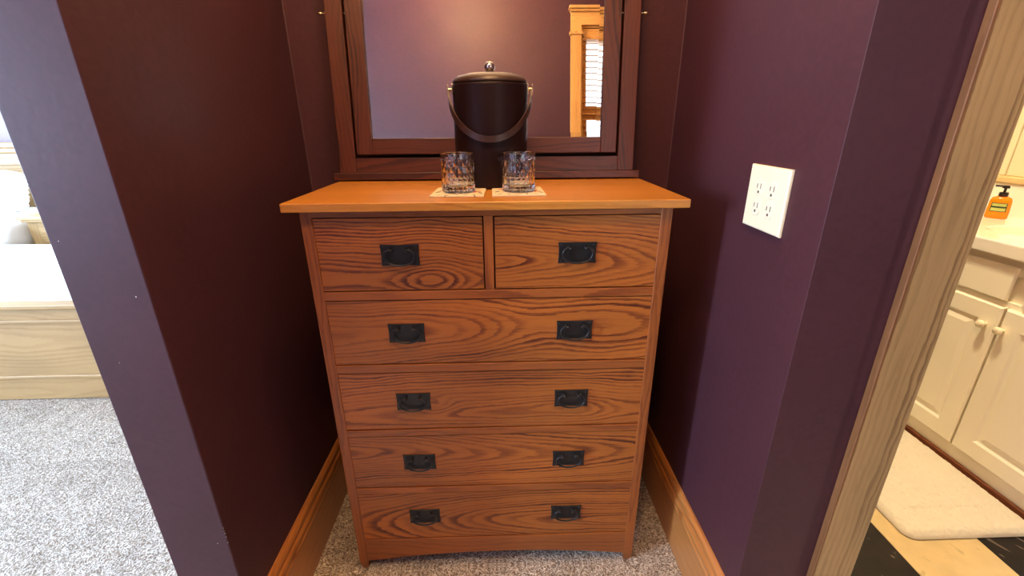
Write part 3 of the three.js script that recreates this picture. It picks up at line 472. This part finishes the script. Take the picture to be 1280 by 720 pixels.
// ---------------------------------------------------------------- bathroom, seen through the door
{
  const X = 1.74, v = thing('vanity', 'cream bathroom vanity cabinet with raised panel doors and white sink top', 'vanity', [X, 0, -0.375]);
  // local x = depth to the wall, local z along the front; the front faces -x
  const Z0 = -0.62, Z1 = 0.44;
  part('carcass', box(0.012, 0.455, 0.06, 0.80, Z0, Z1), creamPaint, v);
  part('base', rbox(0.004, 0.45, 0.022, 0.075, Z0, Z1, 0.002), creamPaint, v);
  part('base_strip', woodUV(rbox(-0.008, 0.006, 0.001, 0.024, Z0, Z1, 0.004), 'z', 1, 0.2), std({ color: new THREE.Color('#6a3414'), roughness: 0.5 }), v);
  // face frame pieces
  partN('face_rail', box(0.0, 0.014, 0.75, 0.80, Z0, Z1), creamPaint, v); partN('face_rail', box(0, 0.014, 0.635, 0.66, Z0, Z1), creamPaint, v);
  const raised = (z0, z1, y0, y1, name, ph) => {
    const g = [rbox(-0.012, 0.004, y0, y1, z0, z1, 0.003)]; 
    return part(name, merge(g), creamPaint, ph);
  };
  const doorShape = (z0, z1, y0, y1, bw) => {                          // slab with a grooved, raised centre
    const w = z1 - z0, h = y1 - y0, lv = [[0, 0.0], [0, 0.010], [0.005, 0.015], [bw, 0.015], [bw + 0.008, 0.0085], [bw + 0.016, 0.0085], [bw + 0.034, 0.0145]];
    const pts = [], q = (a, b, c, d) => pts.push(...a, ...b, ...c, ...a, ...c, ...d), R = ([i, o]) => [[-o, y0 + i, z0 + i], [-o, y0 + i, z1 - i], [-o, y1 - i, z1 - i], [-o, y1 - i, z0 + i]];
    for (let k = 0; k + 1 < lv.length; k++) { const A = R(lv[k]), B = R(lv[k + 1]); for (let e = 0; e < 4; e++) { const n = (e + 1) % 4; q(A[e], A[n], B[n], B[e]); } }
    const T = R(lv[lv.length - 1]); q(T[0], T[1], T[2], T[3]); const K = R(lv[0]); q(K[3], K[2], K[1], K[0]);
    const g = new THREE.BufferGeometry(); g.setAttribute('position', new THREE.Float32BufferAttribute(pts, 3)); g.computeVertexNormals(); return g;
  };
  const knobGeo = new THREE.LatheGeometry([[0.006, 0], [0.0055, 0.010], [0.012, 0.015], [0.0145, 0.021], [0.012, 0.027], [0.004, 0.029], [0, 0.029]].map(([x, y]) => new THREE.Vector2(x, y)), 24).rotateZ(Math.PI / 2);
  for (const [z0, z1, k] of [[-0.55, -0.004, -0.037], [0.004, 0.40, 0.021]]) {
    const d = partN('door', doorShape(z0, z1, 0.083, 0.64, 0.062), creamPaint, v);
    const kn = part('knob', knobGeo, std({ color: new THREE.Color('#efe2c2'), roughness: 0.2 }), d); kn.position.set(-0.015, 0.567, k);
  }
  for (const [z0, z1] of [[-0.55, -0.012], [0.038, 0.40]]) partN('drawer_front', rbox(-0.014, 0.002, 0.662, 0.778, z0, z1, 0.005), creamPaint, v);
  // sink top with a moulded front edge and a basin
  {
    const s = new THREE.Shape(); s.moveTo(-0.03, Z0 - 0.02); s.lineTo(0.46, Z0 - 0.02); s.lineTo(0.46, Z1 + 0.02); s.lineTo(-0.03, Z1 + 0.02); s.closePath();
    const e = new THREE.Path(); e.absellipse(0.215, -0.08, 0.165, 0.23, 0, Math.PI * 2, true); s.holes.push(e);
    const slab = new THREE.ExtrudeGeometry(s, { depth: 0.036, bevelEnabled: true, bevelSize: 0.004, bevelThickness: 0.006, bevelSegments: 3, curveSegments: 40 }); slab.rotateX(Math.PI / 2); slab.translate(0, 0.848, 0);
    const pts = []; for (let k = 0; k <= 10; k++) { const t = k / 10; pts.push(new THREE.Vector2(Math.max(0.0001, Math.sin((1 - t) * Math.PI / 2)), -(Math.sin(t * Math.PI / 2)))); }
    const bowl = new THREE.LatheGeometry(pts, 48); bowl.scale(0.169, 0.12, 0.234); bowl.translate(0.215, 0.85, -0.08);
    part('sink_top', slab, sinkWhite, v); part('basin', bowl, Object.assign(sinkWhite.clone(), { side: THREE.DoubleSide }), v);
    part('backsplash', rbox(0.435, 0.46, 0.85, 0.985, Z0 - 0.02, Z1 + 0.02, 0.005), sinkWhite, v);
  }
}
{
  const w = scene.getObjectByName('wall_bathroom');
  partN('chair_rail', rbox(2.165, 2.2, 0.985, 1.012, -1.6, 0.13, 0.006), std({ color: new THREE.Color('#d9b984'), roughness: 0.4 }), w);
  for (let k = 0; k < 14; k++) { const z = -1.56 + k * 0.09; partN('panel_board', rbox(2.186, 2.2, 1.012, 2.0, z + 0.003, z + 0.087, 0.004, 1), creamWall, w); }
}
{
  const s = thing('soap_bottle', 'clear bottle of orange liquid soap with black pump beside the sink', 'bottle', [2.08, 0.8545, -0.815], -0.9);
  const prof = (w, d) => { const sh2 = new THREE.Shape(); sh2.absellipse(0, 0, w, d, 0, Math.PI * 2); return sh2; };
  const L = (list, n = 36) => { const g = new THREE.LatheGeometry(list.map(([x, y]) => new THREE.Vector2(x, y)), n); g.scale(1, 1, 0.62); return g; };
  part('bottle_body', L([[0, 0], [0.033, 0.0], [0.036, 0.004], [0.0365, 0.03], [0.034, 0.085], [0.030, 0.098], [0.016, 0.106], [0.013, 0.108], [0, 0.108]]), phys({ color: new THREE.Color('#ff9a1f'), roughness: 0.12, transmission: 0.35, thickness: 0.04, attenuationColor: new THREE.Color('#ff8c10'), attenuationDistance: 0.06, ior: 1.4 }), s);
  part('label', (() => { const g = new THREE.CylinderGeometry(0.0362, 0.0372, 0.042, 24, 1, true, -0.75, 1.5); g.scale(1, 1, 0.63); g.translate(0, 0.055, 0.0008); return g; })(), std({ map: tex(128, 128, (u, v) => (u < 0.07 || u > 0.93 || v < 0.08 || v > 0.92) ? rgb(60, 66, 30) : (v > 0.42 && v < 0.62) ? rgb(38, 50, 34) : rgb(170, 176, 92)), roughness: 0.5, side: THREE.DoubleSide }), s);
  const blackPlastic = std({ color: new THREE.Color('#1a1210'), roughness: 0.35 });
  s.scale.set(0.95, 0.84, 0.95);
  part('pump', merge([new THREE.CylinderGeometry(0.0145, 0.0155, 0.018, 24).translate(0, 0.116, 0), new THREE.CylinderGeometry(0.0045, 0.0045, 0.022, 12).translate(0, 0.135, 0), new THREE.CylinderGeometry(0.0105, 0.0125, 0.013, 20).translate(0, 0.151, 0), rbox(-0.033, 0.006, 0.149, 0.1575, -0.0055, 0.0055, 0.0025)]), blackPlastic, s);
}
{
  // bath mat: thick pile, stitched groove along the border
  const W = 0.435, D = 0.95, nx = 150, nz = 300, pos = [], idx = [];
  const top = (x, z) => { const ex = Math.min(x, W - x), ez = Math.min(z, D - z), r = 0.035; let e = Math.min(ex, ez); if (ex < r && ez < r) e = r - Math.hypot(r - ex, r - ez); const edge = Math.sqrt(clamp01(e / 0.018)); const gr = Math.exp(-Math.pow((Math.min(ex > 0.09 ? ez : 9, 9) - 0.105) / 0.005, 2)) * 0.006; return 0.003 + 0.017 * edge - gr + edge * (0.0022 * N2(x * 160, z * 160, 4) + 0.002 * N2(x * 50, z * 50, 8)); };
  for (let i = 0; i <= nx; i++) for (let j = 0; j <= nz; j++) { let x = i / nx * W, z = j / nz * D; const r = 0.035; let px = x, pz = z; const cx = x < r ? r : x > W - r ? W - r : x, cz = z < r ? r : z > D - r ? D - r : z; const dx = x - cx, dz = z - cz; if (dx && dz) { const m = Math.max(Math.abs(dx), Math.abs(dz)), l = Math.hypot(dx, dz); px = cx + dx * m / l; pz = cz + dz * m / l; } pos.push(px - W / 2, top(px, pz), pz - D); if (i < nx && j < nz) { const a = i * (nz + 1) + j; idx.push(a, a + 1, a + nz + 1, a + 1, a + nz + 2, a + nz + 1); } }
  const n0 = pos.length / 3; pos.push(-W / 2 + 0.01, 0, -D + 0.01, W / 2 - 0.01, 0, -D + 0.01, W / 2 - 0.01, 0, -0.01, -W / 2 + 0.01, 0, -0.01); idx.push(n0, n0 + 1, n0 + 2, n0, n0 + 2, n0 + 3);
  const g = new THREE.BufferGeometry(); g.setAttribute('position', new THREE.Float32BufferAttribute(pos, 3)); g.setIndex(idx); g.computeVertexNormals();
  const m = part('bath_mat', g, std({ color: new THREE.Color('#d4c8b4'), roughness: 1 }), scene); m.position.set(1.508, 0.0006, -0.036);
  tag(m, 'thick cream bath mat on the tiled floor before the vanity', 'bath mat');
}

// ---------------------------------------------------------------- ceiling lamps (above the frame), the hall one added as fill
function ceilingLamp(name, label, at, power, color) {
  const l = thing(name, label, 'lamp', [at[0], CEIL, at[2]]);
  part('canopy', new THREE.CylinderGeometry(0.15, 0.15, 0.02, 40).translate(0, -0.0101, 0), brass, l);
  const glow = std({ color: new THREE.Color('#fff2dc'), emissive: new THREE.Color().setRGB(1, 0.72, 0.42), emissiveIntensity: 4, roughness: 0.4 });
  part('glass_shade', new THREE.SphereGeometry(0.16, 40, 20).scale(1, 0.8, 1).translate(0, at[1] - CEIL, 0), glow, l);
  const p = new THREE.PointLight(color, power); p.name = 'lamp_light'; p.position.set(...at); p.castShadow = true; p.shadow.radius = 6; p.shadow.mapSize.set(2048, 2048); scene.add(p);
}
ceilingLamp('ceiling_lamp', 'round glass ceiling lamp above the alcove', ALCOVE_LAMP.at, ALCOVE_LAMP.power, LAMP);
ceilingLamp('ceiling_lamp', 'added round glass fill lamp in the hall before the window', HALL_FILL.at, HALL_FILL.power, LAMP);
ceilingLamp('ceiling_lamp', 'round glass ceiling lamp above the bathroom floor', BATH_LAMP.at, BATH_LAMP.power, BATH);

renderer.render(scene, camera);
